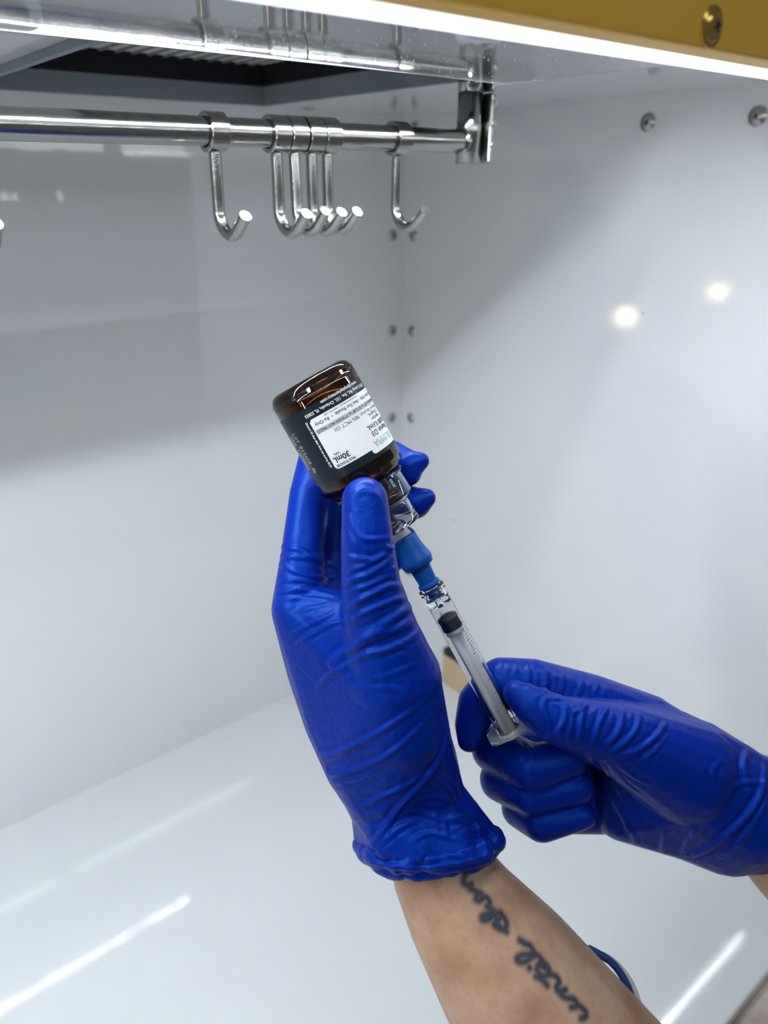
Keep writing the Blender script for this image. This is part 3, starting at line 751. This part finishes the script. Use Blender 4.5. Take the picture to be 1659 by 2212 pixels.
def crumple(me, cpx, rpx_, amp, scale):
    co, nr = arrays(me); c = np.array(P(*cpx)); R_ = rpx_*cpx[2]/FPX
    d = np.linalg.norm(co-c, axis=1); idx = np.where(d < R_)[0]
    for i in idx:
        v = Vector(co[i]*scale); k = (1-(d[i]/R_)**2)
        q = noise.ridged_multi_fractal(v, 1., 2.1, 3, 1., 2.) if hasattr(noise, 'ridged_multi_fractal') else noise.noise(v)
        co[i] += nr[i]*amp*k*(q-.8)
    setco(me, co)
crumple(gl, (950, 1790, .312), 150, .0013, 48)
crumple(gl, (800, 1760, .31), 110, .0007, 60)
gloveL = adopt(link('glove', gl, M_glove), person); gloveL['label'] = 'blue glove gripping the vial'
# rolled cuff edge: two overlapping crumpled rolls
bpy.context.view_layer.update()
def cuff_roll(pts, k, r0, seed):
    ch = ring_chain(pts, k, r0, seed)[:-1]
    bm = bmesh.new(); tube(bm, [P(x, y, d) for x, y, d, r in ch], [r*.31/FPX for x, y, d, r in ch], 20, closed=True)
    bmesh.ops.subdivide_edges(bm, edges=bm.edges, cuts=1, use_grid_fill=True)
    bmesh.ops.recalc_face_normals(bm, faces=bm.faces)
    o = frombm('cuff_roll', bm, M_glove); co, nr = arrays(o.data)
    d_ = np.array([noise.noise(Vector((c[0]*60+seed, c[1]*60, c[2]*110))) for c in co])
    setco(o.data, co+nr*(d_*.0012)[:, None])
    wrinkle(o.data, CUFW, 1.); adopt2(o, gloveL)
CUFW = [([(775, 1835), (830, 1846), (900, 1852), (975, 1846), (1060, 1818)], 6, 6), ([(840, 1872), (890, 1862), (960, 1858), (1040, 1842)], 5, 5), ([(800, 1862), (850, 1874), (910, 1876)], 5, 4),
        ([(920, 1880), (960, 1868), (1010, 1862), (1060, 1846)], 5, 5), ([(790, 1820), (810, 1845), (822, 1870)], 5, 4), ([(1040, 1812), (1052, 1836), (1048, 1856)], 5, 5), ([(1066, 1800), (1078, 1822)], 6, 6), ([(940, 1840), (985, 1850), (1020, 1862)], 5, 4)]
cuff_roll(CUFF, 9, 24, 1.)
cuff_roll([(x+2, y+(17 if d < .32 else 6), d+.002) for x, y, d in CUFF], 9, 17, 5.)
# forearm with the tattoo
chA = [[(935, 1815, .327, 78), (952, 1880, .326, 106), (1012, 1980, .326, 130), (1106, 2110, .327, 164), (1166, 2200, .328, 182), (1290, 2380, .33, 215)]]
arm = organic(chA, [], .0008, 6)
ink = [  # handwriting: then
    [(1002, 1880), (1006, 1890), (1001, 1900), (1003, 1908), (1012, 1912), (1018, 1910), (1016, 1919), (1024, 1923), (1032, 1928), (1040, 1930)],
    [(1040, 1930), (1031, 1935), (1028, 1942), (1036, 1946), (1046, 1938), (1054, 1942), (1058, 1952), (1052, 1958), (1060, 1964), (1068, 1968)],
    [(1068, 1968), (1056, 1974), (1043, 1978), (1042, 1986), (1054, 1986), (1066, 1978), (1078, 1972), (1084, 1976), (1080, 1984)],
    [(1084, 1976), (1092, 1988), (1094, 2000), (1086, 2008), (1076, 2004), (1070, 2000)], [(1074, 1992), (1080, 2002), (1094, 2012)], [(1068, 1996), (1074, 1984)],
    # until
    [(1123, 2031), (1134, 2038), (1144, 2042), (1151, 2052), (1155, 2060)], [(1155, 2060), (1142, 2062), (1126, 2064), (1117, 2071), (1122, 2078), (1136, 2077), (1148, 2068), (1156, 2062)],
    [(1155, 2060), (1164, 2066), (1171, 2076), (1164, 2084), (1160, 2090)], [(1143, 2090), (1144, 2091)],
    [(1171, 2076), (1182, 2086), (1186, 2098), (1178, 2108), (1166, 2104), (1160, 2094), (1166, 2086), (1178, 2092)], [(1158, 2110), (1170, 2116), (1182, 2128)],
    [(1178, 2108), (1192, 2106), (1204, 2112), (1208, 2122), (1202, 2132), (1206, 2140), (1214, 2140), (1222, 2138)],
    [(1206, 2140), (1214, 2150), (1224, 2156), (1238, 2158), (1246, 2166), (1244, 2174), (1234, 2176)], [(1246, 2170), (1258, 2178), (1266, 2188), (1264, 2196), (1256, 2200)],
]
tree = bvh(arm); co, nr = arrays(arm); inkv = np.zeros(len(co))
for ln in ink:
    L3 = [cast(tree, q[0], q[1]) for q in spline(ln, 4)]; L3 = [p for p in L3 if p is not None]
    for a, b in zip(L3, L3[1:]):
        if (a-b).length < 1e-7: continue
        d, t_ = seg_dist(co, a, b); w = 8.0*.31/FPX
        inkv = np.maximum(inkv, np.clip(1.30-d/w*.80, 0, 1)**1.1)
at = arm.attributes.new('ink', 'FLOAT', 'POINT'); at.data.foreach_set('value', np.clip(inkv*.93, 0, 1))
armL = adopt(link('forearm', arm, M_skin), person); armL['label'] = 'tattooed forearm with cursive lettering'
# edge of a blue sleeve with its pale lining, peeking out behind the forearm
for nm, off, r_, m_ in (('sleeve_edge', 0, 8, mat('blue_sleeve', (.012, .045, .22), .6)), ('sleeve_lining', 13, 9, mat('pale_lining', (.62, .62, .66), .7))):
    bm = bmesh.new()
    pts = spline([(1270+off*.2, 2048+off, .350), (1318+off*.5, 2076+off*.8, .346), (1348+off*.8, 2115+off*.6, .343), (1366+off, 2160+off*.4, .341), (1378+off, 2212+off*.2, .340), (1384+off, 2290, .340)], 5)
    tube(bm, [P(*q)+FW*(.004 if off else 0) for q in pts], r_*.343/FPX, 12)
    adopt(frombm(nm, bm, m_), person)

# ---- hand that holds the syringe
dR = .016
def sh_(l): return [(x, y, d+dR, r) for x, y, d, r in l]
chR = [
    [(1395, 1575, .338, 76), (1275, 1522, .330, 66), (1150, 1480, .325, 57), (1085, 1474, .324, 54), (1035, 1518, .3255, 46), (1018, 1565, .324, 36), (1013, 1600, .322, 25)],   # forefinger
    [(1113, 1497, .307, 28), (1150, 1523, .305, 43), (1205, 1556, .305, 54), (1285, 1578, .311, 66), (1350, 1600, .318, 82), (1480, 1665, .330, 112)],                    # thumb
    [(1390, 1640, .362, 70), (1130, 1615, .352, 60), (1068, 1618, .338, 50), (1150, 1660, .322, 53), (1228, 1638, .321, 42)],                                              # middle
    [(1390, 1690, .364, 66), (1150, 1680, .350, 54), (1084, 1684, .338, 48), (1148, 1714, .324, 48), (1246, 1700, .322, 37)],                                              # ring
    [(1390, 1740, .364, 60), (1190, 1750, .348, 48), (1126, 1746, .337, 43), (1170, 1774, .326, 44), (1260, 1762, .323, 28)],                                              # little
]
huR = [
    [(1395, 1580, .340, 74), (1345, 1640, .345, 70), (1490, 1672, .336, 118), (1345, 1750, .348, 64), (1390, 1690, .362, 66), (1485, 1776, .346, 78)],
    [(1490, 1672, .336, 120), (1485, 1776, .346, 78), (1600, 1745, .340, 124), (1570, 1785, .345, 100)],
    [(1600, 1745, .340, 122), (1570, 1785, .345, 98), (1665, 1752, .344, 112), (1640, 1790, .345, 90)],
    [(1665, 1752, .344, 112), (1640, 1790, .345, 90), (1722, 1808, .349, 108)],
    [(1350, 1600, .320, 78), (1480, 1665, .332, 110), (1395, 1575, .338, 74)],
]
gr = organic([sh_(c) for c in chR], [sh_(c) for c in huR], .00062, 9)
wrR = [
    ([(1144, 1426), (1141, 1458), (1144, 1488)], 6, 4), ([(1176, 1440), (1180, 1475), (1170, 1503)], 7, 5), ([(1118, 1428), (1113, 1458)], 5, 2.5), ([(1100, 1424), (1096, 1455)], 5, 2.2),
    ([(1252, 1458), (1256, 1484), (1243, 1506)], 6, 3), ([(1292, 1474), (1285, 1500)], 5, 2.5), ([(1210, 1450), (1216, 1475), (1208, 1500)], 6, 2.5),
    ([(1181, 1506), (1174, 1527), (1188, 1571), (1181, 1597)], 6, 6.5), ([(1183, 1508), (1217, 1512), (1239, 1540), (1266, 1519)], 5, 5), ([(1217, 1514), (1222, 1545), (1209, 1575), (1187, 1594)], 6, 5.5),
    ([(1266, 1519), (1256, 1553), (1252, 1608)], 6, 6.5), ([(1236, 1545), (1232, 1580), (1225, 1605)], 5, 3.5), ([(1313, 1523), (1295, 1562), (1282, 1607)], 6, 5.5), ([(1343, 1532), (1339, 1575), (1306, 1616)], 7, 6.5),
    ([(1382, 1545), (1373, 1579), (1343, 1610), (1310, 1630)], 6, 6), ([(1438, 1562), (1417, 1592), (1373, 1623), (1328, 1638)], 6, 6.5), ([(1440, 1590), (1410, 1626), (1370, 1650), (1330, 1646)], 5, 4),
    ([(1328, 1644), (1365, 1675), (1402, 1694)], 6, 5), ([(1318, 1650), (1350, 1690), (1385, 1715)], 5, 3.5), ([(1261, 1628), (1300, 1692), (1347, 1766), (1370, 1828)], 7, 6), ([(1285, 1632), (1322, 1685), (1352, 1730)], 6, 4.5),
    ([(1438, 1796), (1430, 1842)], 6, 5), ([(1525, 1766), (1486, 1822), (1472, 1854)], 7, 4.5), ([(1368, 1790), (1376, 1830)], 6, 5), ([(1116, 1600), (1126, 1622), (1122, 1645)], 5, 3), ([(1138, 1602), (1148, 1625), (1146, 1648)], 5, 3),
    ([(1616, 1622), (1606, 1662), (1622, 1712)], 8, 8), ([(1580, 1700), (1612, 1690), (1652, 1692)], 6, 5), ([(1653, 1645), (1646, 1709), (1607, 1770), (1540, 1826), (1490, 1850)], 7, 9), ([(1655, 1730), (1620, 1795), (1560, 1852)], 7, 5),
    ([(1560, 1640), (1540, 1665), (1545, 1690)], 6, 2.5),
]
wrinkle(gr, wrR, .68)
crumple(gr, (1650, 1700, .35), 120, .0007, 60)
gloveR = adopt(link('glove', gr, M_glove), person); gloveR['label'] = 'blue glove pinching the syringe'
c0, c1 = P(1668, 1790, .363), P(1850, 1940, .370); Mc = axisM(c0+(c1-c0)*.36, c1-c0, UP)
bm = bmesh.new(); pts, rads = [], []
for k in range(72):
    a = 2*math.pi*k/72; q = Vector((math.cos(a)*1.7, math.sin(a)*1.7, 3.3)); rr = .0232+.0022*noise.noise(q)
    pts.append(Mc @ Vector((rr*math.cos(a), rr*math.sin(a), .004*noise.noise(q+Vector((4, 4, 4)))))); rads.append(.0040*(1+.35*noise.noise(q*2.1)))
tube(bm, pts, rads, 16, closed=True); bpy.context.view_layer.update(); adopt2(frombm('cuff_roll', bm, M_glove), gloveR)
chB = [[(1650, 1795, .362, 84), (1718, 1856, .364, 104), (1850, 1970, .370, 125), (1990, 2080, .375, 140)]]
ab_ = organic(chB, [], .0012, 5)
at = ab_.attributes.new('ink', 'FLOAT', 'POINT')
armR = adopt(link('forearm', ab_, M_skin), person); armR['label'] = 'bare forearm of the hand with the syringe'
